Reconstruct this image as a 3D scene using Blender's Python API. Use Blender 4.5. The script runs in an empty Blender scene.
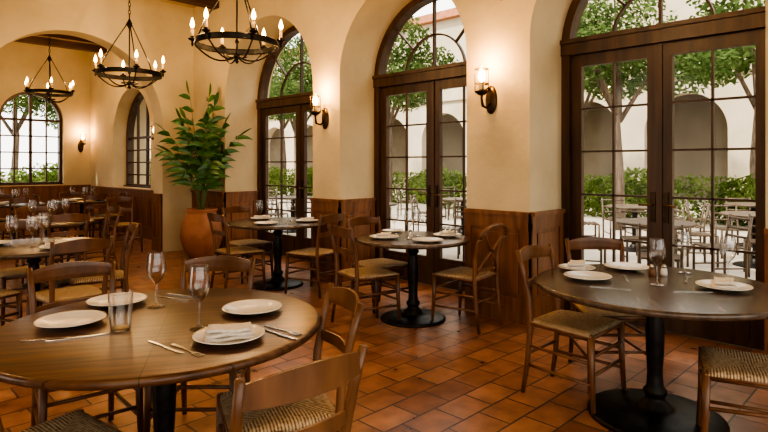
import bpy, math, random
from mathutils import Vector, Matrix, Quaternion
PI=math.pi
scene=bpy.context.scene
COL=scene.collection

# ------------------------------------------------------------------ materials
def nodes(name):
    m=bpy.data.materials.new(name); m.use_nodes=True
    nt=m.node_tree; nt.nodes.clear()
    out=nt.nodes.new('ShaderNodeOutputMaterial')
    return m,nt,out
def N(nt,t,**k):
    n=nt.nodes.new(t)
    for a,b in k.items(): setattr(n,a,b)
    return n
def principled(nt,out,col=None,rough=.5,metal=0,spec=.5):
    b=N(nt,'ShaderNodeBsdfPrincipled')
    if col: b.inputs['Base Color'].default_value=(*col,1)
    b.inputs['Roughness'].default_value=rough
    b.inputs['Metallic'].default_value=metal
    b.inputs['Specular IOR Level'].default_value=spec
    nt.links.new(b.outputs[0],out.inputs[0])
    return b
def noisy(name,c1,c2,scale=5,stretch=(1,1,1),rough=.5,metal=0,bump=0,bscale=None,detail=5,spec=.5,lo=.35,hi=.65,coord='Object',coat=0):
    m,nt,out=nodes(name)
    b=principled(nt,out,None,rough,metal,spec)
    tc=N(nt,'ShaderNodeTexCoord'); mp=N(nt,'ShaderNodeMapping')
    mp.inputs['Scale'].default_value=stretch
    nt.links.new(tc.outputs[coord],mp.inputs[0])
    no=N(nt,'ShaderNodeTexNoise'); no.inputs['Scale'].default_value=scale; no.inputs['Detail'].default_value=detail
    nt.links.new(mp.outputs[0],no.inputs['Vector'])
    r=N(nt,'ShaderNodeValToRGB'); r.color_ramp.elements[0].color=(*c1,1); r.color_ramp.elements[1].color=(*c2,1)
    r.color_ramp.elements[0].position=lo; r.color_ramp.elements[1].position=hi
    nt.links.new(no.outputs['Fac'],r.inputs[0]); nt.links.new(r.outputs[0],b.inputs['Base Color'])
    if coat: b.inputs['Coat Weight'].default_value=coat; b.inputs['Coat Roughness'].default_value=.2
    if bump:
        n2=no
        if bscale:
            n2=N(nt,'ShaderNodeTexNoise'); n2.inputs['Scale'].default_value=bscale; n2.inputs['Detail'].default_value=4
            nt.links.new(mp.outputs[0],n2.inputs['Vector'])
        bp=N(nt,'ShaderNodeBump'); bp.inputs['Strength'].default_value=bump; bp.inputs['Distance'].default_value=.02
        nt.links.new(n2.outputs['Fac'],bp.inputs['Height']); nt.links.new(bp.outputs[0],b.inputs['Normal'])
    return m

M={}
M['plaster']=noisy('plaster',(.45,.37,.235),(.585,.49,.325),1.2,rough=.85,bump=.45,bscale=8,spec=.2,lo=.3,hi=.7)
M['ceilplaster']=noisy('ceiling_plaster',(.40,.32,.21),(.48,.39,.27),1.3,rough=.9,spec=.1)
M['wood']=noisy('walnut_chair_wood',(.080,.034,.013),(.165,.075,.031),9,(1,1,.25),rough=.34,spec=.5)
M['wood2']=noisy('oak_chair_wood',(.115,.051,.020),(.215,.100,.042),9,(1,1,.25),rough=.34,spec=.5)
M['panel']=noisy('wainscot_wood',(.13,.054,.021),(.23,.10,.041),7,(2.5,2.5,.22),rough=.4,spec=.4)
M['frame']=noisy('door_frame_wood',(.042,.023,.012),(.080,.043,.023),7,(2,2,.2),rough=.4,spec=.4)
M['beam']=noisy('beam_wood',(.04,.02,.01),(.08,.04,.02),6,(.3,2,2),rough=.6)
M['iron']=noisy('black_iron',(.012,.011,.010),(.028,.024,.02),20,rough=.42,metal=.6)
M['darktop']=noisy('dark_table_top',(.070,.048,.031),(.12,.084,.056),3,(1,8,1),rough=.27,spec=.55)
M['ceramic']=noisy('white_ceramic',(.66,.64,.59),(.72,.70,.65),3,rough=.18)
M['linen']=noisy('linen_napkin',(.62,.58,.51),(.70,.66,.59),60,rough=.9,bump=.1)
M['steel']=noisy('cutlery_steel',(.35,.33,.30),(.45,.43,.40),10,rough=.25,metal=1)
M['brass']=noisy('aged_brass',(.13,.08,.035),(.22,.14,.065),14,rough=.4,metal=.9)
M['bronze']=noisy('dark_bronze',(.035,.022,.012),(.07,.045,.025),14,rough=.4,metal=.8)
M['candle']=noisy('candle_wax',(.70,.52,.30),(.78,.60,.37),10,rough=.5)
M['terra']=noisy('terracotta_pot',(.25,.105,.05),(.35,.155,.08),6,rough=.6,bump=.1)
M['soil']=noisy('soil',(.03,.02,.012),(.06,.04,.025),40,rough=.95)
M['leaf']=noisy('plant_leaf',(.03,.095,.02),(.075,.185,.045),5,rough=.32,spec=.5)
M['stem']=noisy('plant_stem',(.08,.11,.04),(.11,.16,.06),5,rough=.5)
M['bark']=noisy('tree_bark',(.11,.08,.055),(.20,.15,.11),8,(3,3,.5),rough=.9,bump=.5)
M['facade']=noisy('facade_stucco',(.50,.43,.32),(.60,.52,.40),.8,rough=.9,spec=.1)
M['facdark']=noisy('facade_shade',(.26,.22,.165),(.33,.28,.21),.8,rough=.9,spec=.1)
M['paving']=noisy('patio_paving',(.40,.35,.28),(.50,.44,.36),1.5,rough=.8)
M['patio']=noisy('patio_furniture',(.075,.048,.030),(.13,.088,.056),8,rough=.5)
M['rooftile']=noisy('roof_tile',(.35,.14,.07),(.5,.22,.12),3,rough=.8)

def foliage(name,c1,c2):
    m,nt,out=nodes(name)
    tc=N(nt,'ShaderNodeTexCoord'); no=N(nt,'ShaderNodeTexNoise'); no.inputs['Scale'].default_value=2.2
    nt.links.new(tc.outputs['Object'],no.inputs['Vector'])
    r=N(nt,'ShaderNodeValToRGB'); r.color_ramp.elements[0].color=(*c1,1); r.color_ramp.elements[1].color=(*c2,1)
    r.color_ramp.elements[0].position=.35; r.color_ramp.elements[1].position=.65
    nt.links.new(no.outputs['Fac'],r.inputs[0])
    d=N(nt,'ShaderNodeBsdfDiffuse'); t=N(nt,'ShaderNodeBsdfTranslucent'); mx=N(nt,'ShaderNodeMixShader'); mx.inputs[0].default_value=.35
    nt.links.new(r.outputs[0],d.inputs[0]); nt.links.new(r.outputs[0],t.inputs[0])
    nt.links.new(d.outputs[0],mx.inputs[1]); nt.links.new(t.outputs[0],mx.inputs[2]); nt.links.new(mx.outputs[0],out.inputs[0])
    return m
M['foliage']=foliage('tree_foliage',(.06,.10,.032),(.15,.205,.075))
M['hedge']=foliage('hedge_foliage',(.09,.14,.035),(.22,.28,.085))

def glass(name,mult,add,tint=(1,1,1),edge=None,rough=.02,pw=3):
    m,nt,out=nodes(name)
    tr=N(nt,'ShaderNodeBsdfTransparent'); tr.inputs[0].default_value=(*tint,1)
    gl=N(nt,'ShaderNodeBsdfGlossy'); gl.inputs['Roughness'].default_value=rough
    fr=N(nt,'ShaderNodeLayerWeight'); fr.inputs[0].default_value=.5
    p=N(nt,'ShaderNodeMath',operation='POWER'); p.inputs[1].default_value=pw
    nt.links.new(fr.outputs['Facing'],p.inputs[0])
    if edge:
        cm=N(nt,'ShaderNodeMix',data_type='RGBA'); cm.inputs[6].default_value=(*tint,1); cm.inputs[7].default_value=(*edge,1)
        nt.links.new(p.outputs[0],cm.inputs[0]); nt.links.new(cm.outputs[2],tr.inputs[0])
    ma=N(nt,'ShaderNodeMath',operation='MULTIPLY_ADD'); ma.use_clamp=True
    ma.inputs[1].default_value=mult; ma.inputs[2].default_value=add
    nt.links.new(p.outputs[0],ma.inputs[0])
    mx=N(nt,'ShaderNodeMixShader')
    nt.links.new(ma.outputs[0],mx.inputs[0]); nt.links.new(tr.outputs[0],mx.inputs[1]); nt.links.new(gl.outputs[0],mx.inputs[2])
    nt.links.new(mx.outputs[0],out.inputs[0])
    return m
M['glass']=glass('drinking_glass',1.0,.10,(.97,.97,.965),(.55,.55,.54),.03,1.8)
M['pane']=glass('window_glass',.35,0.01,(.98,.985,.98),None,.02,4)

def emis(name,c,s):
    m,nt,out=nodes(name)
    e=N(nt,'ShaderNodeEmission'); e.inputs[0].default_value=(*c,1); e.inputs[1].default_value=s
    nt.links.new(e.outputs[0],out.inputs[0]); return m
M['flame']=emis('flame_glow',(1,.50,.15),20)

def rush():
    m,nt,out=nodes('woven_rush')
    b=principled(nt,out,None,.8,0,.2)
    tc=N(nt,'ShaderNodeTexCoord'); sp=N(nt,'ShaderNodeSeparateXYZ'); nt.links.new(tc.outputs['Object'],sp.inputs[0])
    ax=N(nt,'ShaderNodeMath',operation='ABSOLUTE'); ay=N(nt,'ShaderNodeMath',operation='ABSOLUTE')
    nt.links.new(sp.outputs[0],ax.inputs[0]); nt.links.new(sp.outputs[1],ay.inputs[0])
    g=N(nt,'ShaderNodeMath',operation='GREATER_THAN'); nt.links.new(ay.outputs[0],g.inputs[0]); nt.links.new(ax.outputs[0],g.inputs[1])
    mx=N(nt,'ShaderNodeMix'); nt.links.new(g.outputs[0],mx.inputs[0]); nt.links.new(sp.outputs[1],mx.inputs[2]); nt.links.new(sp.outputs[0],mx.inputs[3])
    mu=N(nt,'ShaderNodeMath',operation='MULTIPLY'); mu.inputs[1].default_value=2*PI/.013; nt.links.new(mx.outputs[0],mu.inputs[0])
    si=N(nt,'ShaderNodeMath',operation='SINE'); nt.links.new(mu.outputs[0],si.inputs[0])
    no=N(nt,'ShaderNodeTexNoise'); no.inputs['Scale'].default_value=60; nt.links.new(tc.outputs['Object'],no.inputs['Vector'])
    ma=N(nt,'ShaderNodeMath',operation='MULTIPLY_ADD'); ma.inputs[1].default_value=.28
    nt.links.new(si.outputs[0],ma.inputs[0]); nt.links.new(no.outputs['Fac'],ma.inputs[2])
    r=N(nt,'ShaderNodeValToRGB'); r.color_ramp.elements[0].color=(.17,.105,.055,1); r.color_ramp.elements[1].color=(.58,.44,.27,1)
    r.color_ramp.elements[0].position=.2; r.color_ramp.elements[1].position=.75
    nt.links.new(ma.outputs[0],r.inputs[0]); nt.links.new(r.outputs[0],b.inputs['Base Color'])
    bp=N(nt,'ShaderNodeBump'); bp.inputs['Strength'].default_value=.7; bp.inputs['Distance'].default_value=.004
    nt.links.new(ma.outputs[0],bp.inputs['Height']); nt.links.new(bp.outputs[0],b.inputs['Normal'])
    return m
M['rush']=rush()

def tiles():
    m,nt,out=nodes('terracotta_tiles')
    b=principled(nt,out,None,.4,0,.5)
    tc=N(nt,'ShaderNodeTexCoord')
    br=N(nt,'ShaderNodeTexBrick'); br.offset=.5; br.squash=1
    br.inputs['Scale'].default_value=1; br.inputs['Brick Width'].default_value=.28; br.inputs['Row Height'].default_value=.21
    br.inputs['Mortar Size'].default_value=.007; br.inputs['Mortar Smooth'].default_value=.25; br.inputs['Bias'].default_value=0
    br.inputs['Color1'].default_value=(.27,.120,.060,1); br.inputs['Color2'].default_value=(.44,.220,.120,1); br.inputs['Mortar'].default_value=(.11,.072,.050,1)
    nt.links.new(tc.outputs['Object'],br.inputs['Vector'])
    no=N(nt,'ShaderNodeTexNoise'); no.inputs['Scale'].default_value=7; no.inputs['Detail'].default_value=5
    nt.links.new(tc.outputs['Object'],no.inputs['Vector'])
    r=N(nt,'ShaderNodeValToRGB'); r.color_ramp.elements[0].color=(.62,.60,.58,1); r.color_ramp.elements[1].color=(1.15,1.12,1.08,1)
    r.color_ramp.elements[0].position=.3; r.color_ramp.elements[1].position=.7
    nt.links.new(no.outputs['Fac'],r.inputs[0])
    mx=N(nt,'ShaderNodeMix',data_type='RGBA',blend_type='MULTIPLY'); mx.inputs[0].default_value=1
    nt.links.new(br.outputs['Color'],mx.inputs[6]); nt.links.new(r.outputs[0],mx.inputs[7]); nt.links.new(mx.outputs[2],b.inputs['Base Color'])
    rr=N(nt,'ShaderNodeMapRange'); rr.inputs[3].default_value=.22; rr.inputs[4].default_value=.40
    nt.links.new(no.outputs['Fac'],rr.inputs[0]); nt.links.new(rr.outputs[0],b.inputs['Roughness'])
    n2=N(nt,'ShaderNodeTexNoise'); n2.inputs['Scale'].default_value=4; nt.links.new(tc.outputs['Object'],n2.inputs['Vector'])
    h=N(nt,'ShaderNodeMath',operation='MULTIPLY_ADD'); h.inputs[1].default_value=-1
    nt.links.new(br.outputs['Fac'],h.inputs[0]); nt.links.new(n2.outputs['Fac'],h.inputs[2])
    bp=N(nt,'ShaderNodeBump'); bp.inputs['Strength'].default_value=.5; bp.inputs['Distance'].default_value=.006
    nt.links.new(h.outputs[0],bp.inputs['Height']); nt.links.new(bp.outputs[0],b.inputs['Normal'])
    return m
M['tiles']=tiles()

def plankwood():
    m,nt,out=nodes('plank_table_top')
    b=principled(nt,out,None,.3,0,.5)
    tc=N(nt,'ShaderNodeTexCoord'); mp=N(nt,'ShaderNodeMapping'); mp.inputs['Scale'].default_value=(1,12,1)
    nt.links.new(tc.outputs['Object'],mp.inputs[0])
    no=N(nt,'ShaderNodeTexNoise'); no.inputs['Scale'].default_value=3.2; no.inputs['Detail'].default_value=8; nt.links.new(mp.outputs[0],no.inputs['Vector'])
    br=N(nt,'ShaderNodeTexBrick'); br.offset=0
    br.inputs['Scale'].default_value=1; br.inputs['Brick Width'].default_value=4; br.inputs['Row Height'].default_value=.15
    br.inputs['Mortar Size'].default_value=.0018; br.inputs['Color1'].default_value=(.8,.8,.8,1); br.inputs['Color2'].default_value=(1.1,1.1,1.1,1); br.inputs['Mortar'].default_value=(.25,.25,.25,1)
    nt.links.new(tc.outputs['Object'],br.inputs['Vector'])
    r=N(nt,'ShaderNodeValToRGB'); r.color_ramp.elements[0].color=(.038,.017,.008,1); r.color_ramp.elements[1].color=(.15,.070,.031,1)
    r.color_ramp.elements[0].position=.3; r.color_ramp.elements[1].position=.7
    nt.links.new(no.outputs['Fac'],r.inputs[0])
    mx=N(nt,'ShaderNodeMix',data_type='RGBA',blend_type='MULTIPLY'); mx.inputs[0].default_value=1
    nt.links.new(r.outputs[0],mx.inputs[6]); nt.links.new(br.outputs['Color'],mx.inputs[7]); nt.links.new(mx.outputs[2],b.inputs['Base Color'])
    bp=N(nt,'ShaderNodeBump'); bp.inputs['Strength'].default_value=.15; bp.inputs['Distance'].default_value=.003
    nt.links.new(no.outputs['Fac'],bp.inputs['Height']); nt.links.new(bp.outputs[0],b.inputs['Normal'])
    return m
M['plank']=plankwood()

# ------------------------------------------------------------------ mesh builder
class MB:
    def __init__(s): s.v=[]; s.f=[]; s.m=[]; s.sm=[]; s.mats=[]
    def mi(s,k):
        if k not in s.mats: s.mats.append(k)
        return s.mats.index(k)
    def add(s,vs,fs,mat,smooth=False):
        o=len(s.v); s.v+=[tuple(v) for v in vs]; k=s.mi(mat)
        for f in fs: s.f.append([o+i for i in f]); s.m.append(k); s.sm.append(smooth)
    def box(s,a,b,mat):
        x0,x1=sorted((a[0],b[0])); y0,y1=sorted((a[1],b[1])); z0,z1=sorted((a[2],b[2]))
        vs=[(x,y,z) for x in (x0,x1) for y in (y0,y1) for z in (z0,z1)]
        s.add(vs,[(0,1,3,2),(4,6,7,5),(0,4,5,1),(2,3,7,6),(0,2,6,4),(1,5,7,3)],mat)
    def hexa(s,b4,t4,mat):
        s.add(list(b4)+list(t4),[(3,2,1,0),(4,5,6,7),(0,1,5,4),(1,2,6,5),(2,3,7,6),(3,0,4,7)],mat)
    def tube(s,path,r,mat,n=10,cap=True,closed=False):
        P=[Vector(p) for p in path]; L=len(P)
        if not hasattr(r,'__len__'): r=[r]*L
        T=[]
        for i in range(L):
            if closed: t=P[(i+1)%L]-P[i-1]
            else: t=P[min(i+1,L-1)]-P[max(i-1,0)]
            T.append(t.normalized())
        up=Vector((0,0,1)) if abs(T[0].z)<.9 else Vector((0,1,0))
        u=T[0].cross(up).normalized(); vs=[]
        for i in range(L):
            if i: 
                u=u-T[i]*u.dot(T[i]); u.normalize()
            w=T[i].cross(u)
            for k in range(n):
                a=2*PI*k/n; vs.append(P[i]+(u*math.cos(a)+w*math.sin(a))*r[i])
        fs=[]
        for i in range(L if closed else L-1):
            j=(i+1)%L
            for k in range(n): fs.append((i*n+k,i*n+(k+1)%n,j*n+(k+1)%n,j*n+k))
        if cap and not closed: 
            fs.append(tuple(range(n))[::-1]); fs.append(tuple((L-1)*n+k for k in range(n)))
        s.add(vs,fs,mat,True)
    def lathe(s,prof,mat,n=24,o=(0,0,0),smooth=True,cap=True):
        vs=[]; fs=[]
        for (r,z) in prof:
            for k in range(n):
                a=2*PI*k/n; vs.append((o[0]+r*math.cos(a),o[1]+r*math.sin(a),o[2]+z))
        for i in range(len(prof)-1):
            for k in range(n): fs.append((i*n+k,i*n+(k+1)%n,(i+1)*n+(k+1)%n,(i+1)*n+k))
        if cap:
            if prof[0][0]>1e-4: fs.append(tuple(range(n))[::-1])
            if prof[-1][0]>1e-4: fs.append(tuple((len(prof)-1)*n+k for k in range(n)))
        s.add(vs,fs,mat,smooth)
    def sweep(s,path,nrm,th,h,mat,up=(0,0,1)):
        vs=[]; L=len(path); up=Vector(up)
        for i,p in enumerate(path):
            p=Vector(p); nn=Vector(nrm[i]).normalized(); hh=h[i] if hasattr(h,'__len__') else h
            for (a,b) in ((-.5,-.5),(.5,-.5),(.5,-.25),(.5,.25),(.5,.5),(-.5,.5)):
                vs.append(p+nn*th*a*(.7 if abs(b)==.5 else 1)+up*hh*b)
        n=6; fs=[]
        for i in range(L-1):
            for k in range(n): fs.append((i*n+k,i*n+(k+1)%n,(i+1)*n+(k+1)%n,(i+1)*n+k))
        fs.append(tuple(range(n))[::-1]); fs.append(tuple((L-1)*n+k for k in range(n)))
        s.add(vs,fs,mat,False)
    def mesh(s,name):
        me=bpy.data.meshes.new(name); me.from_pydata(s.v,[],s.f)
        for k in s.mats: me.materials.append(M[k])
        me.polygons.foreach_set('material_index',s.m); me.polygons.foreach_set('use_smooth',s.sm)
        import bmesh
        bm=bmesh.new(); bm.from_mesh(me); bmesh.ops.recalc_face_normals(bm,faces=bm.faces[:]); bm.to_mesh(me); bm.free()
        me.update(); return me
def inst(name,me,loc=(0,0,0),rz=0,scale=1):
    o=bpy.data.objects.new(name,me); o.location=loc; o.rotation_euler=(0,0,rz)
    o.scale=(scale,)*3 if not hasattr(scale,'__len__') else scale
    COL.objects.link(o)
    return o

# ------------------------------------------------------------------ layout constants
WX=4.43; WT=.80; DP=.62
CY=9.0; CT=.35; BY=14.2; CH=4.08
LX=-3.5; NY=-4.0

# ------------------------------------------------------------------ room shell
def arch_wall(name,mp,u0,u1,H,T,ops,mat,b=None):
    own=b is None
    if own: b=MB()
    cur=u0
    def q(pts,sm=False): b.add([mp(*p) for p in pts],[(0,1,2,3)],mat,sm)
    for (ua,ub,sill,spring) in ops:
        for d in (0,T): q([(cur,0,d),(ua,0,d),(ua,H,d),(cur,H,d)])
        cur=ub; c=(ua+ub)/2; r=(ub-ua)/2; n=32
        pts=[(c-r*math.cos(PI*i/n),spring+r*math.sin(PI*i/n)) for i in range(n+1)]
        for i in range(n):
            a,e=pts[i],pts[i+1]
            for d in (0,T): q([(a[0],a[1],d),(e[0],e[1],d),(e[0],H,d),(a[0],H,d)])
        b.add([mp(p[0],p[1],d) for p in pts for d in (0,T)],[(2*i,2*i+2,2*i+3,2*i+1) for i in range(n)],mat,True)
        for u in (ua,ub): q([(u,sill,0),(u,spring,0),(u,spring,T),(u,sill,T)])
        if sill>0:
            for d in (0,T): q([(ua,0,d),(ub,0,d),(ub,sill,d),(ua,sill,d)])
            q([(ua,sill,0),(ub,sill,0),(ub,sill,T),(ua,sill,T)])
    for d in (0,T): q([(cur,0,d),(u1,0,d),(u1,H,d),(cur,H,d)])
    q([(u0,H,0),(u1,H,0),(u1,H,T),(u0,H,T)])
    for u in (u0,u1): q([(u,0,0),(u,H,0),(u,H,T),(u,0,T)])
    if own: return inst(name,b.mesh(name))
mpR=lambda u,z,d:(WX+d,u,z)
OPS=[(-1.75,.13,0,2.5),(.84,2.6,0,2.55),(3.29,5.19,0,2.5),(5.72,7.94,0,2.42),(10.75,12.74,.95,2.0)]  # first opening and its door are unseen, added to bring in more light
arch_wall('wall_right',mpR,NY,BY+.4,CH,WT,OPS,'plaster')
mpB=lambda u,z,d:(u,BY+d,z)
arch_wall('wall_back',mpB,LX,WX,CH,.4,[(2.62,3.86,.98,2.42)],'plaster')
mpC=lambda u,z,d:(u,CY+d,z)
arch_wall('wall_partition',mpC,LX,WX,CH,CT,[(-2.2,.4,0,2.08),(1.3,3.9,0,2.08)],'plaster')
mpL=lambda u,z,d:(LX-d,u,z)
arch_wall('wall_left',mpL,NY,BY+.4,CH,.3,[(-3.4,-.6,0,2.3),(3.4,6.2,0,2.3),(10,13,0,2.3)],'plaster')  # out of view; arched openings added to let more daylight in
b=MB(); b.box((LX-.3,NY,-.1),(WX+WT,BY+.4,0),'tiles'); inst('floor',b.mesh('floor'))
b=MB(); b.box((LX-.3,NY,CH),(WX+WT,BY+.4,CH+.2),'ceilplaster'); inst('ceiling',b.mesh('ceiling'))
b=MB()
y=-3.5
while y<13.8:
    if not (CY-.2<y<CY+CT+.1): b.box((LX,y,CH-.17),(WX,y+.16,CH),'beam')
    y+=.83
inst('trim_ceiling_beams',b.mesh('trim_beams'))

def wains(name,p0,p1,nrm,h=1.0,panels=1):
    p0=Vector((*p0,0)); p1=Vector((*p1,0)); nn=Vector((*nrm,0)); d=(p1-p0); L=d.length; d.normalize()
    b=MB()
    def bx(a,c,z0,z1,t0,t1):
        pts=[p0+d*a+nn*t0,p0+d*c+nn*t0,p0+d*c+nn*t1,p0+d*a+nn*t1]
        b.hexa([p+Vector((0,0,z0)) for p in pts],[p+Vector((0,0,z1)) for p in pts],'panel')
    bx(0,L,0,h-.02,0,.015)
    bx(0,L,h-.035,h,0,.05)
    bx(0,L,h-.075,h-.035,0,.033)
    bx(0,L,0,.14,.0,.035); 
    bx(0,L,.14,.22,0,.030); bx(0,L,h-.16,h-.07,0,.030)
    w=.07; 
    for i in range(panels+1):
        a=(L-w)*i/panels; bx(a,a+w,.2,h-.1,0,.0295)
    for i in range(panels):
        a=(L-w)*i/panels+w+.03; c=(L-w)*(i+1)/panels-.03
        if c-a>.05: bx(a,c,.26,h-.2,0,.026)
    return inst(name,b.mesh(name))
k=1
for (a,c) in ((2.6,3.29),(5.19,5.72)):
    wains('trim_%d'%k,(WX,a),(WX,c),(-1,0)); k+=1
wains('trim_%d'%k,(WX,.13),(WX,.84),(-1,0)); k+=1
wains('trim_%d'%k,(WX,7.94),(WX,CY),(-1,0),panels=2); k+=1
for u in (2.6,5.19,7.94): wains('trim_%d'%k,(WX,u),(WX+DP-.05,u),(0,-1)); k+=1
wains('trim_%d'%k,(WX,CY+CT),(WX,BY),(-1,0),.94,panels=7); k+=1
wains('trim_%d'%k,(LX,BY),(WX,BY),(0,-1),.96,panels=11); k+=1
wains('trim_%d'%k,(3.9,CY),(3.9,CY+CT),(-1,0),.95); k+=1

# doors / windows ----------------------------------------------------------
def glazed(name,mp,ua,ub,sill,spring,dep,door=True,cols=2,rows=5):
    b=MB(); F='frame'
    def bx(u0,u1,z0,z1,d0,d1,mat=F):
        b.hexa([mp(u0,z0,dep+d0),mp(u1,z0,dep+d0),mp(u1,z0,dep+d1),mp(u0,z0,dep+d1)],
               [mp(u0,z1,dep+d0),mp(u1,z1,dep+d0),mp(u1,z1,dep+d1),mp(u0,z1,dep+d1)],mat)
    def ring(c,zc,r0,r1,d0,d1,n=32,a0=0,a1=PI):
        vs=[];fs=[]
        for i in range(n+1):
            a=a0+(a1-a0)*i/n
            for (r,dd) in ((r0,d0),(r1,d0),(r1,d1),(r0,d1)): vs.append(mp(c-r*math.cos(a),zc+r*math.sin(a),dep+dd))
        for i in range(n):
            for q in range(4): fs.append((i*4+q,i*4+(q+1)%4,(i+1)*4+(q+1)%4,(i+1)*4+q))
        b.add(vs,fs,F)
    def bar(u0,z0,u1,z1,w,d0,d1):
        dx,dz=u1-u0,z1-z0; L=math.hypot(dx,dz); nx,nz=-dz/L*w/2,dx/L*w/2
        q=[(u0+nx,z0+nz),(u1+nx,z1+nz),(u1-nx,z1-nz),(u0-nx,z0-nz)]
        b.hexa([mp(a,c,dep+d0) for a,c in q],[mp(a,c,dep+d1) for a,c in q],F)
    c=(ua+ub)/2; r=(ub-ua)/2; fw=.08 if door else .06
    bx(ua,ua+fw,sill,spring,-.04,.10); bx(ub-fw,ub,sill,spring,-.04,.10)
    ring(c,spring,r-fw,r,-.04,.10)
    if door:
        bx(ua,ub,spring-.09,spring+.05,-.055,.10)
        bx(ua,ub,spring+.02,spring+.06,-.075,.1)
        top=spring-.09; st=.10
        for (x0,x1,side) in ((ua+fw,c,1),(c,ub-fw,-1)):
            x0+=.002; x1-=.002
            bx(x0,x0+st,sill+.01,top,0,.055); bx(x1-st,x1,sill+.01,top,0,.055)
            bx(x0+st,x1-st,top-.11,top,0,.055); bx(x0+st,x1-st,sill+.01,sill+.34,0,.055)
            bx(x0+st+.04,x1-st-.04,sill+.07,sill+.29,-.008,.0)
            g0,g1,z0,z1=x0+st,x1-st,sill+.34,top-.11
            for i in range(1,cols): 
                u=g0+(g1-g0)*i/cols; bx(u-.009,u+.009,z0,z1,.01,.04)
            for i in range(1,rows):
                z=z0+(z1-z0)*i/rows; bx(g0,g1,z-.009,z+.009,.01,.04)
            hx=(x1-.05) if side>0 else (x0+.05)
            bx(hx-.022,hx+.022,.93,1.19,-.012,0,'bronze')
            p=mp(hx,1.08,dep-.012); q=mp(hx,1.08,dep-.055); e=mp(hx-side*.1,1.075,dep-.058)
            b.tube([p,q,e],.009,'brass',8)
        bx(c-.025,c+.025,sill+.01,top,-.012,.0)
        ri=r-fw; zb=spring+.05
        bar(c,zb,c,spring+ri,.026,.01,.05)
        ring(c,spring,ri*.52-.010,ri*.52+.010,.01,.045,24,.1,PI-.1)
        for a in (PI*.25,PI*.75,):
            bar(c-ri*.52*math.cos(a),spring+ri*.52*math.sin(a),c-ri*math.cos(a),spring+ri*math.sin(a),.020,.01,.045)
    else:
        bx(ua,ub,sill,sill+.06,-.04,.1); bx(ua-.0,ub+.0,sill,sill+.03,-.1,.1)
        nC=cols; 
        for i in range(1,nC):
            u=ua+(ub-ua)*i/nC; zt=spring+math.sqrt(max(0,r*r-(u-c)**2))-.02
            w=.028 if (nC%2==0 and i==nC//2) else .013
            bx(u-w,u+w,sill,zt,.0,.05)
        for i in range(1,rows+1):
            z=sill+(spring-sill)*i/rows; bx(ua+.03,ub-.03,z-(.013 if i<rows else .025),z+(.013 if i<rows else .025),.0,.048)
    vs=[mp(ua+.03,sill+.02,dep+.03),mp(ub-.03,sill+.02,dep+.03)]
    n=24
    for i in range(n+1):
        a=PI*i/n; vs.append(mp(c+(r-.03)*math.cos(a),spring+(r-.03)*math.sin(a),dep+.03))
    b.add(vs,[tuple(range(len(vs)))],'pane')
    return inst(name,b.mesh(name))
di=1
for o in OPS[:4]:
    glazed('door_%d'%di,mpR,o[0],o[1],o[2],o[3],DP); di+=1
o=OPS[4]; glazed('window_1',mpR,o[0],o[1],o[2],o[3],.32,False,4,4)
glazed('window_2',mpB,2.62,3.86,.98,2.42,.12,False,4,4)

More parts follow.
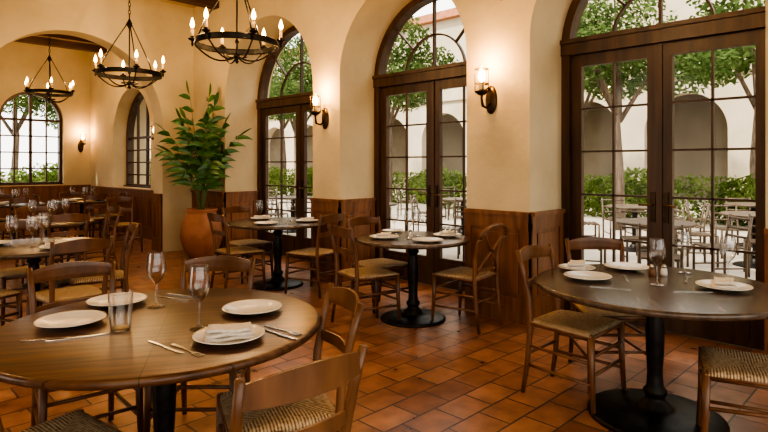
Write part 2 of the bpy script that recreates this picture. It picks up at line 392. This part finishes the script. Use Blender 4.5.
# ------------------------------------------------------------------ chairs
def make_chair(name,W='wood',cross=False):
    b=MB()
    for s in (-1,1):
        b.tube([(s*.185,-.255,0),(s*.18,-.225,.2),(s*.178,-.205,.44),(s*.182,-.215,.6),(s*.192,-.25,.76),(s*.2,-.285,.885 if not cross else .80)],
               [.014,.017,.019,.018,.016,.014],W,10)
        b.tube([(s*.215,.215,0),(s*.208,.2,.25),(s*.205,.195,.455)],[.013,.018,.02],W,10)
        for z,r in ((.17,.010),(.29,.010)):
            b.tube([(s*.211,.203,z),(s*.181,-.225,z+.01)],r,W,8)
    for z in (.22,.33): b.tube([(-.208,.2,z),(.208,.2,z)],.010,W,8)
    b.tube([(-.18,-.22,.25),(.18,-.22,.25)],.010,W,8)
    for (p,q) in (((-.205,.195,.44),(.205,.195,.44)),((-.178,-.205,.44),(.178,-.205,.44)),((-.205,.195,.44),(-.178,-.205,.44)),((.205,.195,.44),(.178,-.205,.44))):
        b.tube([p,q],.017,W,8)
    n=16; vs=[]; 
    for side in (1,0):
        for j in range(n+1):
            for i in range(n+1):
                u=-1+2*i/n; v=-1+2*j/n
                hw=.19+(.225-.19)*(v+1)/2
                e=max(abs(u),abs(v))
                x=u*hw; y=v*.208-.004
                dg=math.exp(-((abs(u)-abs(v))*6)**2)
                z=(.474-.010*(1-e*e)-.018*e**10-.004*dg) if side else (.43+.015*e**8)
                vs.append((x,y,z))
    K=(n+1)**2; fs=[]
    for j in range(n):
        for i in range(n):
            a=j*(n+1)+i; fs.append((a,a+1,a+n+2,a+n+1)); fs.append((K+a,K+a+n+1,K+a+n+2,K+a+1))
    ringi=[i for i in range(n+1)]+[j*(n+1)+n for j in range(1,n+1)]+[n*(n+1)+i for i in range(n-1,-1,-1)]+[j*(n+1) for j in range(n-1,0,-1)]
    for i in range(len(ringi)):
        a,c=ringi[i],ringi[(i+1)%len(ringi)]; fs.append((a,K+a,K+c,c))
    b.add(vs,fs,'rush',True)
    def slat(z,h,y0,bow,crown,th=.018,w=.19,hc=None):
        P=[];NN=[];H=[]
        m=14
        for i in range(m+1):
            t=-1+2*i/m; P.append((t*w,y0-bow*(1-t*t),z+crown*(1-t*t))); 
            dy=2*bow*t/w; NN.append((-dy,1,0)); H.append(h+(hc or 0)*(1-t*t))
        b.sweep(P,NN,th,H,W)
    if not cross:
        slat(.835,.062,-.272,.045,.012,w=.197,hc=.028)
        slat(.665,.040,-.228,.040,.006,w=.184,hc=.012,th=.014)
    else:
        P=[]
        for i in range(17):
            a=PI*i/16; P.append((-.2*math.cos(a)*(1+.04*math.sin(a)),-.285-.03*math.sin(a),.80+.105*math.sin(a)**.8))
        b.tube(P,.016,W,10)
        for s in (-1,1):
            b.tube([(s*.17,-.205,.47),(s*.10,-.238,.58),(0,-.262+.006*s,.68),(-s*.10,-.285,.77),(-s*.165,-.298,.855)],.0115,W,8)
        slat(.52,.03,-.212,.02,0,w=.175,th=.014)
        b.lathe([(0,-.012),(.02,-.012),(.02,.012),(0,.012)],'iron',12,(0,-.262,.68))
    return b.mesh(name)
CH1=make_chair('chair_ladder_mesh','wood'); CH2=make_chair('chair_ladder_oak_mesh','wood2'); CHX=make_chair('chair_cross_mesh','wood2',True)
def chair(bx,by,fx,fy,me=CH1,name='dining_chair'):
    L=math.hypot(fx,fy); fx/=L; fy/=L
    return inst(name,me,(bx+fx*.27,by+fy*.27,0),math.atan2(fy,fx)-PI/2)

# ------------------------------------------------------------------ tables
def make_table(name,R,top='darktop',rb=.34):
    b=MB()
    b.lathe([(0,.712),(R-.03,.712),(R-.008,.718),(R,.728),(R,.74),(R-.006,.748),(R-.015,.75),(0,.75)],top,96)
    b.lathe([(R*.35,.70),(R*.35,.712),(0,.712)],'iron',32)
    b.lathe([(0,0),(rb,0),(rb,.016),(rb-.02,.026),(rb*.55,.036),(rb*.3,.05),(.085,.062),(.08,.08),(.055,.10),(.05,.12),(.062,.14),(.062,.155),(.045,.175),
             (.04,.25),(.047,.38),(.05,.5),(.04,.58),(.038,.6),(.055,.615),(.055,.63),(.04,.645),(.045,.67),(.075,.69),(.11,.70),(0,.70)],'iron',32)
    return b.mesh(name)
inst('round_dining_table',make_table('t1',.665,'plank',.3),(1.03,2.36,0),math.radians(-30))
inst('round_dining_table',make_table('t2',.65,'darktop',.36),(3.315,1.153,0),.5)
inst('round_dining_table',make_table('t3',.52,'darktop',.30),(3.85,3.47,0),.2)
inst('round_dining_table',make_table('t4',.58,'darktop',.30),(3.8,5.58,0),.9)
T5=make_table('t5',.55,'darktop',.30)
inst('round_dining_table',T5,(1.24,5.38,0),.1)
T6=make_table('t6',.48,'darktop',.27)
for p in ((1.9,7.55),(3.45,11.5),(2.3,11.3)): inst('round_dining_table',T6,(*p,0),.3)

# T1 chairs
chair(.93,1.24,.05,1,CH2)
chair(1.53,1.78,-.93,.40,CH2)
chair(1.60,2.95,-.7,-.72,CH1)
chair(.95,3.32,-.10,-1,CH1)
chair(.28,2.12,.97,.16,CH1)
# T2 chairs
chair(3.28,1.88,0,-1,CH2)
chair(3.95,1.79,-.7,-.7,CH1)
chair(3.24,.40,-.3,.95,CH2)
# T3 chairs
chair(4.08,2.76,-.05,1,CHX)
chair(3.20,3.74,.97,-.2,CH1)
chair(3.9,4.19,-.1,-1,CH1)
# T4
chair(3.92,4.72,-.2,.98,CH1)
chair(3.07,5.7,1,-.1,CH1)
chair(3.75,6.42,0,-1,CH1)
# T5
chair(1.32,4.40,-.05,1,CH1)
chair(1.95,5.15,-.93,.25,CH1)
chair(1.3,6.2,0,-1,CH1)
chair(.55,4.95,.85,.5,CH1)
# T6
chair(1.9,6.78,0,1,CH1); chair(2.62,7.5,-1,0,CH1); chair(1.9,8.3,0,-1,CH1)
# back room
chair(3.45,10.72,0,1,CH1); chair(2.72,11.62,1,-.1,CH1); chair(4.15,11.4,-1,0,CH1); chair(3.45,12.25,0,-1,CH1)
chair(2.3,10.55,0,1,CH1); chair(1.55,11.3,1,0,CH1); chair(2.3,12.05,0,-1,CH1)
chair(3.5,9.75,-.1,-1,CH1) 

# ------------------------------------------------------------------ tableware
b=MB(); b.lathe([(0,.004),(.055,.0),(.06,.004),(.085,.008),(.128,.020),(.135,.023),(.134,.026),(.126,.024),(.088,.013),(.075,.009),(0,.008)],'ceramic',48); PLATE=b.mesh('plate')
b=MB(); b.lathe([(0,0),(.036,0),(.037,.002),(.030,.005),(.008,.010),(.0045,.02),(.004,.06),(.0045,.095),(.012,.108),(.028,.125),(.038,.148),(.041,.170),(.038,.200),(.033,.238)],'glass',32,cap=False)
b.tube([(.033*math.cos(2*PI*i/32),.033*math.sin(2*PI*i/32),.238) for i in range(32)],.0014,'glass',6,closed=True); WINE=b.mesh('wine')
b=MB(); b.lathe([(0,.002),(.032,0),(.034,.004),(.040,.07),(.043,.14)],'glass',32,cap=False); b.lathe([(0,.012),(.033,.012)],'glass',32,cap=False)
b.tube([(.043*math.cos(2*PI*i/32),.043*math.sin(2*PI*i/32),.14) for i in range(32)],.0014,'glass',6,closed=True); TUMB=b.mesh('tumbler')
b=MB()
for i,(w,l,r) in enumerate(((.088,.055,.0),(.086,.050,.07),(.080,.046,-.05))):
    z0=.014+.012*i; c,s=math.cos(r),math.sin(r); n=8; vs=[]
    for zz in (0,1):
        for j in range(n+1):
            for ii in range(n+1):
                x=-w+2*w*ii/n; y=-l+2*l*j/n; z=z0+zz*.010+.003*math.sin(x*45+i*2)+.0025*math.cos(y*60+i)
                vs.append((x*c-y*s,x*s+y*c,z))
    K=(n+1)**2; fs=[]
    for j in range(n):
        for ii in range(n):
            a=j*(n+1)+ii; fs.append((a,a+1,a+n+2,a+n+1)); fs.append((K+a,K+a+1,K+a+n+2,K+a+n+1))
    rg=[q for q in range(n+1)]+[j*(n+1)+n for j in range(1,n+1)]+[n*(n+1)+q for q in range(n-1,-1,-1)]+[j*(n+1) for j in range(n-1,0,-1)]
    for q in range(len(rg)): fs.append((rg[q],rg[(q+1)%len(rg)],K+rg[(q+1)%len(rg)],K+rg[q]))
    b.add(vs,fs,'linen',True)
NAPK=b.mesh('napkin')
def flat(b,out,z0,z1,mat):
    n=len(out); vs=[(x,y,z0) for x,y in out]+[(x,y,z1) for x,y in out]
    b.add(vs,[tuple(range(n))[::-1],tuple(range(n,2*n))]+[(i,(i+1)%n,n+(i+1)%n,n+i) for i in range(n)],mat)
b=MB(); flat(b,[(-.11,-.007),(0,-.005),(.01,-.009),(.09,-.009),(.108,-.002),(.11,.005),(0,.006),(-.11,.008),(-.115,0)],0,.004,'steel'); KNIFE=b.mesh('knife')
b=MB(); flat(b,[(-.105,-.007),(-.1,-.009),(0,-.003),(.04,-.004),(.05,-.012),(.058,-.012),(.058,.012),(.05,.012),(.04,.004),(0,.003),(-.1,.009),(-.105,.007)],0,.004,'steel')
for i in range(4):
    y=-.0105+.007*i; b.box((.056,y-.0018,0),(.1,y+.0018,.004),'steel')
FORK=b.mesh('fork')
b=MB(); b.lathe([(0,0),(.017,0),(.02,.01),(.018,.035),(.014,.048)],'ceramic',16); b.lathe([(.0145,.048),(.016,.05),(.015,.062),(.008,.07),(0,.071)],'steel',16); SHK=b.mesh('shaker')
b=MB(); b.lathe([(0,0),(.017,0),(.02,.01),(.018,.035),(.014,.048)],'wood2',16); b.lathe([(.0145,.048),(.016,.05),(.015,.062),(.008,.07),(0,.071)],'steel',16); PEP=b.mesh('pepper')
TZ=.75
def P(x,y,nap=False,s=1): 
    inst('dinner_plate',PLATE,(x,y,TZ),0,s)
    if nap: inst('folded_napkin',NAPK,(x,y,TZ),nap)
def G(x,y,s=1.08): inst('wine_glass',WINE,(x,y,TZ),0,s)
def K(x,y,a,fork=False): inst('table_fork' if fork else 'table_knife',FORK if fork else KNIFE,(x,y,TZ),a)
P(.735,2.60); P(1.10,1.94,-.5); P(1.385,2.235); P(1.00,2.82)
G(1.11,2.63); G(1.085,2.155)
inst('water_tumbler',TUMB,(.85,2.36,TZ),0,1.1)
K(.70,2.37,-.3); K(.925,1.93,-1.5,True); K(.885,2.02,-1.45); K(1.27,1.86,-1.5); K(1.31,1.89,-1.45,True); K(1.24,2.72,-1.2); K(1.30,2.75,-1.2,True)
K(.62,2.42,-.5,True)
P(3.17,1.48); P(3.64,1.44); P(3.40,1.66,.4,.85); P(3.43,.84,.3)
G(3.287,1.132); G(3.68,.88); G(3.78,1.14); 
inst('salt_shaker',SHK,(3.6,1.20,TZ)); inst('pepper_shaker',PEP,(3.54,1.25,TZ))
K(3.35,1.33,.5); K(3.02,1.28,-1.2,True); K(3.25,.93,-.8); K(3.56,1.06,.2,True)
P(3.60,3.60,.5); P(4.12,3.28,.2); P(3.72,3.18); G(3.9,3.76); G(3.96,3.53); G(3.74,3.42); inst('salt_shaker',SHK,(3.85,3.5,TZ)); K(3.8,3.34,.4); P(4.02,3.9,False,.8)
P(3.52,5.4); P(4.02,5.3,.4); P(3.8,5.93,.1); G(3.6,5.66); G(3.79,5.73); G(3.96,5.56); K(3.7,5.3,.2)
P(1.52,5.32); P(1.33,5.02,.4); G(1.33,5.45); G(1.08,5.36); G(1.2,5.25); P(1.0,5.62); K(1.5,5.12,.4)
for (x,y) in ((1.9,7.55),(3.45,11.5),(2.3,11.3)):
    P(x-.25,y-.14,.3); P(x+.25,y-.18); P(x,y+.32); G(x+.05,y-.03); G(x-.15,y+.1); G(x+.2,y+.08); G(x-.04,y-.25)

# ------------------------------------------------------------------ chandeliers
def point(loc,e,col=(1,.64,.31),r=.02):
    l=bpy.data.lights.new('candle_light','POINT'); l.energy=e; l.color=col; l.shadow_soft_size=r
    o=bpy.data.objects.new('candle_light',l); o.location=loc; COL.objects.link(o); return o
RC=.40; NCN=6
def make_chand(drop):
    b=MB(); R=RC
    b.lathe([(R-.006,-.020),(R+.006,-.020),(R+.006,.020),(R-.006,.020),(R-.006,-.020)],'iron',64,smooth=False,cap=False)
    for z in (-.022,.022): b.tube([(R*math.cos(a),R*math.sin(a),z) for a in [2*PI*i/48 for i in range(48)]],.009,'iron',6,closed=True)
    b.tube([(.10*math.cos(a),.10*math.sin(a),-.12) for a in [2*PI*i/20 for i in range(20)]],.007,'iron',6,closed=True)
    for i in range(NCN):
        a=2*PI*i/NCN+.35; c,s=math.cos(a),math.sin(a); x,y=(R+.035)*c,(R+.035)*s
        b.lathe([(.006,-.03),(.012,-.01),(.010,.02),(.036,.035),(.042,.045),(.040,.048),(.016,.045),(.018,.07),(.0,.07)],'iron',14,(x,y,0))
        b.lathe([(.0,.05),(.015,.05),(.015,.15),(.0,.152)],'candle',12,(x,y,0))
        b.lathe([(0,.150),(.014,.158),(.022,.180),(.017,.21),(.007,.24),(0,.258)],'flame',10,(x,y,0))
        P_=[(R*c*.98,R*s*.98,-.02)]
        for q in range(9):
            t=q/8; rr=R*(1-t)+.03*t; P_.append((rr*c,rr*s,-.03-.11*math.sin(PI*t*.5)-.05*math.sin(PI*t)))
        b.tube(P_,.008,'iron',8)
        if i%2==0:
            b.tube([(R*c,R*s,.02),(R*.80*c,R*.80*s,.22),(R*.42*c,R*.42*s,.46),(.05*c,.05*s,.64),(.02*c,.02*s,.70)],.008,'iron',8)
    b.lathe([(0,-.20),(.012,-.19),(.02,-.175),(.012,-.16),(.03,-.14),(.032,-.12),(.012,-.09),(.01,.0),(.022,.02),(.01,.05),(.008,.6),(.03,.64),(.035,.68),(.02,.71),(.01,.74),(0,.75)],'iron',16)
    z=.755; i=0
    while z<drop-.03:
        pts=[]
        for q in range(12):
            a=2*PI*q/12; u=.015*math.cos(a); w=.032*math.sin(a)
            pts.append((u,0,z+.02+w) if i%2 else (0,u,z+.02+w))
        b.tube(pts,.0045,'iron',6,closed=True); z+=.052; i+=1
    b.lathe([(0,drop-.05),(.02,drop-.045),(.055,drop-.015),(.06,drop),(0,drop)],'iron',20)
    return b.mesh('chandelier')
CHM={}
def chandelier(x,y,z,e=17):
    k=round(CH-z,2)
    if k not in CHM: CHM[k]=make_chand(CH-z)
    inst('candle_chandelier',CHM[k],(x,y,z))
    for i in (0,2,4):
        a=2*PI*i/NCN+.35; point((x+(RC+.035)*math.cos(a),y+(RC+.035)*math.sin(a),z+.285),e)
chandelier(2.88,7.68,2.63); chandelier(2.92,5.0,2.63); chandelier(2.9,1.95,2.65); chandelier(3.1,12.3,2.82); chandelier(-.5,5,2.65); chandelier(-.5,1.0,2.65)  # nearest of the right row and the left pair: unseen, added for fill light

# sconces
b=MB()
b.lathe([(0,0),(.045,.0),(.045,.012),(.03,.02),(0,.02)],'bronze',20)
for i,v in enumerate(b.v): b.v[i]=(v[0],v[2],v[1]*2.2)
b.tube([(0,.015,-.02),(0,.06,-.06),(0,.11,-.05),(0,.12,0),(0,.12,.03)],.009,'bronze',8)
b.tube([(0,.015,.06),(0,.05,.08),(0,.09,.05),(0,.12,.02)],.006,'bronze',8)
b.lathe([(0,.02),(.02,.022),(.045,.04),(.05,.05),(.046,.052),(.02,.046),(.022,.06),(0,.06)],'bronze',16,(0,.12,0))
b.lathe([(0,.05),(.018,.05),(.018,.11),(0,.112)],'candle',12,(0,.12,0))
b.lathe([(0,.110),(.014,.12),(.026,.145),(.020,.178),(.009,.205),(0,.222)],'flame',12,(0,.12,0))
for z in (.10,.20): b.tube([(.046*math.cos(a),.12+.046*math.sin(a),z) for a in [2*PI*i/20 for i in range(20)]],.0035,'bronze',6,closed=True)
for i in range(4):
    a=PI/4+PI/2*i; b.tube([(.046*math.cos(a),.12+.046*math.sin(a),z) for z in (.045,.10,.20)],.003,'bronze',6)
SC=b.mesh('sconce')
def sconce(x,y,z,rz,nx,ny,e=18):
    inst('wall_sconce',SC,(x,y,z),rz,1.35); point((x+nx*.165,y+ny*.165,z+.34),e,(1,.54,.20),.02)
sconce(WX,3.0,2.03,PI/2,-1,0); sconce(WX,5.46,2.0,PI/2,-1,0); sconce(4.22,BY,1.85,PI,0,-1,14); sconce(WX,10.2,1.85,PI/2,-1,0,14)

# ------------------------------------------------------------------ potted plant
def blade(b,base,d,up,L,W,droop,mat='leaf',n=7):
    base=Vector(base); d=Vector(d).normalized(); side=d.cross(Vector(up)).normalized(); upn=side.cross(d)
    vs=[];fs=[]
    for i in range(n+1):
        t=i/n; p=base+d*L*t+Vector((0,0,-droop*L*t*t)); w=W*math.sin(PI*min(1,t**.75*.98+.02))**.9*.5+.001
        vs+= [p-side*w+upn*w*.35,p,p+side*w+upn*w*.35]
    for i in range(n):
        for q in (0,1): fs.append((i*3+q,i*3+q+1,i*3+q+4,i*3+q+3))
    b.add(vs,fs,mat,True)
rnd=random.Random(11)
b=MB()
pf=[(0,0)]
for i in range(25):
    t=i/24; z=.66*t; r=.17+.145*math.sin(PI*t**.95*.86)**.9 if t>0 else .17
    pf.append((r,z))
pf+=[(.215,.69),(.235,.72),(.24,.745),(.225,.75),(.205,.74),(.195,.69),(0,.69)]
b.lathe(pf,'terra',40); b.lathe([(.195,.70),(0,.71)],'soil',24)
NS=17
for k_ in range(NS):
    az=2*PI*k_*.382+rnd.uniform(-.2,.2); inner=k_/NS
    h=rnd.uniform(1.6,1.9)*(1-.52*inner); spr=.08+.66*inner+rnd.uniform(0,.12)
    dx,dy=math.cos(az),math.sin(az)
    if dx>0 and dy>-.35: spr*=(1-.6*dx)
    if dx<0 and dy>0: spr*=.85
    def pt(t): return Vector((dx*(.04+spr*t**1.8),dy*(.04+spr*t**1.8),.70+h*(t-.16*inner*t**3)))
    path=[pt(i/12) for i in range(13)]
    b.tube(path,[.011-.0007*i for i in range(13)],'stem',6)
    nl=6
    for j in range(nl):
        t=.40+.56*j/(nl-1); p=pt(t); tg=(pt(min(1,t+.02))-pt(t-.02)).normalized()
        sd=tg.cross(Vector((dx,dy,0.01))).normalized()
        for s in (-1,1):
            dd=sd*s*.75+tg*.75+Vector((dx,dy,0))*.25+Vector((rnd.uniform(-.2,.2),rnd.uniform(-.2,.2),rnd.uniform(-.12,.12)))
            blade(b,p,dd,Vector((dx,dy,.6)),.42*(1-.35*t*t)*rnd.uniform(.85,1.15),.08,.5)
    blade(b,pt(1),path[-1]-path[-2],Vector((dx,dy,.6)),.34,.08,.3)
b.v=[((min(x,.31) if y>-.17 else min(x,.8)),min(y,.88),z) for (x,y,z) in b.v]
inst('potted_palm',b.mesh('potted_palm'),(4.105,8.07,0))

# ------------------------------------------------------------------ exterior
b=MB(); b.box((WX+WT,-40,-.12),(60,80,-.02),'paving'); b.box((-60,BY+.4,-.12),(WX+WT,80,-.02),'paving'); b.box((-60,-40,-.12),(LX-.3,BY+.4,-.02),'paving'); b.box((LX-.3,-40,-.12),(WX+WT,NY,-.02),'paving'); inst('patio_ground',b.mesh('patio_ground'))
mpF=lambda u,z,d:(23+d,u,z)
ops=[]; u=-14.0
while u<58: ops.append((u,u+2.9,0,2.7)); u+=3.9
b=MB()
arch_wall('',mpF,-18,62,9,.6,ops,'facade',b)
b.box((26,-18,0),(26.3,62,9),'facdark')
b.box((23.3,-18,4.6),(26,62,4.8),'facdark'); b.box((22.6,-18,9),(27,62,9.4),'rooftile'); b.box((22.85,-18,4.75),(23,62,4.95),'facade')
inst('courtyard_building',b.mesh('courtyard_building'))
def tree_mesh(seed,n,clusters,size,trunk,mat):
    r=random.Random(seed); b=MB()
    vs=[];fs=[]
    for (cx,cy,cz,rx,ry,rz) in clusters:
        for i in range(n):
            while True:
                p=Vector((r.uniform(-1,1),r.uniform(-1,1),r.uniform(-1,1)))
                if .35<p.length<1: break
            c=Vector((cx+p.x*rx,cy+p.y*ry,cz+p.z*rz))
            d=Vector((r.gauss(0,1),r.gauss(0,1),r.gauss(0,1))).normalized(); e=d.orthogonal().normalized()
            L=size*r.uniform(.7,1.3); o=len(vs)
            vs+=[c-d*L*.5,c+e*L*.25,c+d*L*.5,c-e*L*.25]; fs.append((o,o+1,o+2,o+3))
    b.add(vs,fs,mat)
    if trunk:
        H=trunk
        b.tube([(0,0,0),(.05,.03,H*.4),(-.05,.05,H*.75),(0,0,H)],[.14,.11,.09,.07],'bark',8)
        for (cx,cy,cz,rx,ry,rz) in clusters: b.tube([(0,0,H*.75),(cx*.5,cy*.5,(H+cz)*.5),(cx,cy,cz)],[.06,.04,.015],'bark',6)
    return b.mesh('tree')
TR1=tree_mesh(1,1000,[(0,0,4.2,1.3,1.3,.9),(1.1,.6,3.7,1,1,.7),(-1.1,.5,3.9,1,1,.8),(.2,-1.2,3.6,1,1,.7),(-.3,1.3,4.4,1,1,.8),(.2,.2,5.3,1.2,1.2,.8)],.15,3.2,'foliage')
TR2=tree_mesh(2,1000,[(0,0,4.9,1.5,1.5,1),(1.4,-.6,4.2,1.1,1.1,.7),(-1.3,.3,4.4,1.1,1.1,.8),(.4,1.3,4.0,1,1,.6),(.3,0,6,1.4,1.4,.9)],.16,3.6,'foliage')
for i,(x,y,m,s) in enumerate(((12.5,5.1,TR1,1),(17,3.4,TR2,1.05),(19,9.2,TR1,1.2),(14,13.8,TR1,1.1),(13,17.8,TR1,1.05),(16,23,TR2,1.2),(12,31,TR1,1.2),(9.5,30,TR1,1),(4.4,21.5,TR1,1.0),(7.4,24,TR2,1),(17,-1,TR1,1.1))):
    inst('courtyard_tree',m,(x,y,-.02),i*1.3,s)
HD=tree_mesh(3,1500,[(0,0,.5,1.5,.7,.6),(1.1,0,.65,.9,.6,.6),(-1.1,.1,.5,.8,.6,.6)],.12,0,'hedge')
for i,(x,y,s) in enumerate(((15,1.5,1),(15.5,4.5,1.1),(15.2,7.7,1.1),(15,10.8,1.1),(15.5,14.8,1.1),(15.5,18,1.1),(14,20.5,1.2),(14,24,1.3),(13,28,1.4),(12,34,1.6),(3.2,18,1.2),(5.9,18.5,1.2),(1.2,18.4,1.2),(10.5,26,1.3))):
    inst('flowering_hedge',HD,(x,y,-.02),PI/2+i*.15 if y>1 and x>7 else .1,s)
def patio_chair():
    m=MB()
    for s in (-1,1):
        m.tube([(s*.2,-.2,0),(s*.2,-.2,.44),(s*.2,-.27,.82)],.016,'patio',6); m.tube([(s*.2,.2,0),(s*.2,.2,.44)],.016,'patio',6)
        m.tube([(s*.2,.2,.2),(s*.2,-.2,.2)],.01,'patio',6)
    for i in range(6): m.box((-.21,-.2+i*.07,.43),(.21,-.15+i*.07,.45),'patio')
    for z in (.56,.66,.78): m.tube([(-.2,-.225-(z-.5)*.15,z),(.2,-.225-(z-.5)*.15,z)],.016,'patio',6)
    return m.mesh('patio_chair')
PC=patio_chair(); PT=make_table('pt',.45,'patio',.28)
rnd=random.Random(9)
for (x,y) in ((7.2,2.5),(7.4,4.9),(9.4,1.9),(9.7,3.7),(11.7,2.4),(7.0,7.3),(9.3,7.0),(7.2,10.0),(9.8,11.5),(12.2,7.4),(12,10),(8.2,13)):
    inst('patio_table',PT,(x,y,-.02))
    for q in range(4):
        a=q*PI/2+rnd.uniform(-.3,.3)+.6
        inst('patio_chair',PC,(x+.80*math.cos(a),y+.80*math.sin(a),-.02),a+PI/2)

# ------------------------------------------------------------------ lights, world
w=bpy.data.worlds.new('World'); scene.world=w; w.use_nodes=True
bg=w.node_tree.nodes['Background']; bg.inputs[0].default_value=(1,.965,.90,1); bg.inputs[1].default_value=2.3
s=bpy.data.lights.new('sun','SUN'); s.energy=3.6; s.angle=math.radians(2); s.color=(1,.92,.80)
so=bpy.data.objects.new('sun',s); COL.objects.link(so)
dirv=Vector((.62,-.35,-.70)); so.rotation_euler=dirv.to_track_quat('-Z','Y').to_euler()

cam=bpy.data.cameras.new('Camera'); co=bpy.data.objects.new('Camera',cam); COL.objects.link(co)
co.location=(0,0,1.42); co.rotation_euler=(PI/2,0,-PI/4)
cam.sensor_width=36; cam.lens=560/768*36; cam.shift_y=-51/768; cam.clip_start=.05; cam.clip_end=300
scene.camera=co
try:
    scene.view_settings.view_transform='AgX'; scene.view_settings.look='AgX - High Contrast'
except Exception as e: print(e)
scene.view_settings.exposure=.35
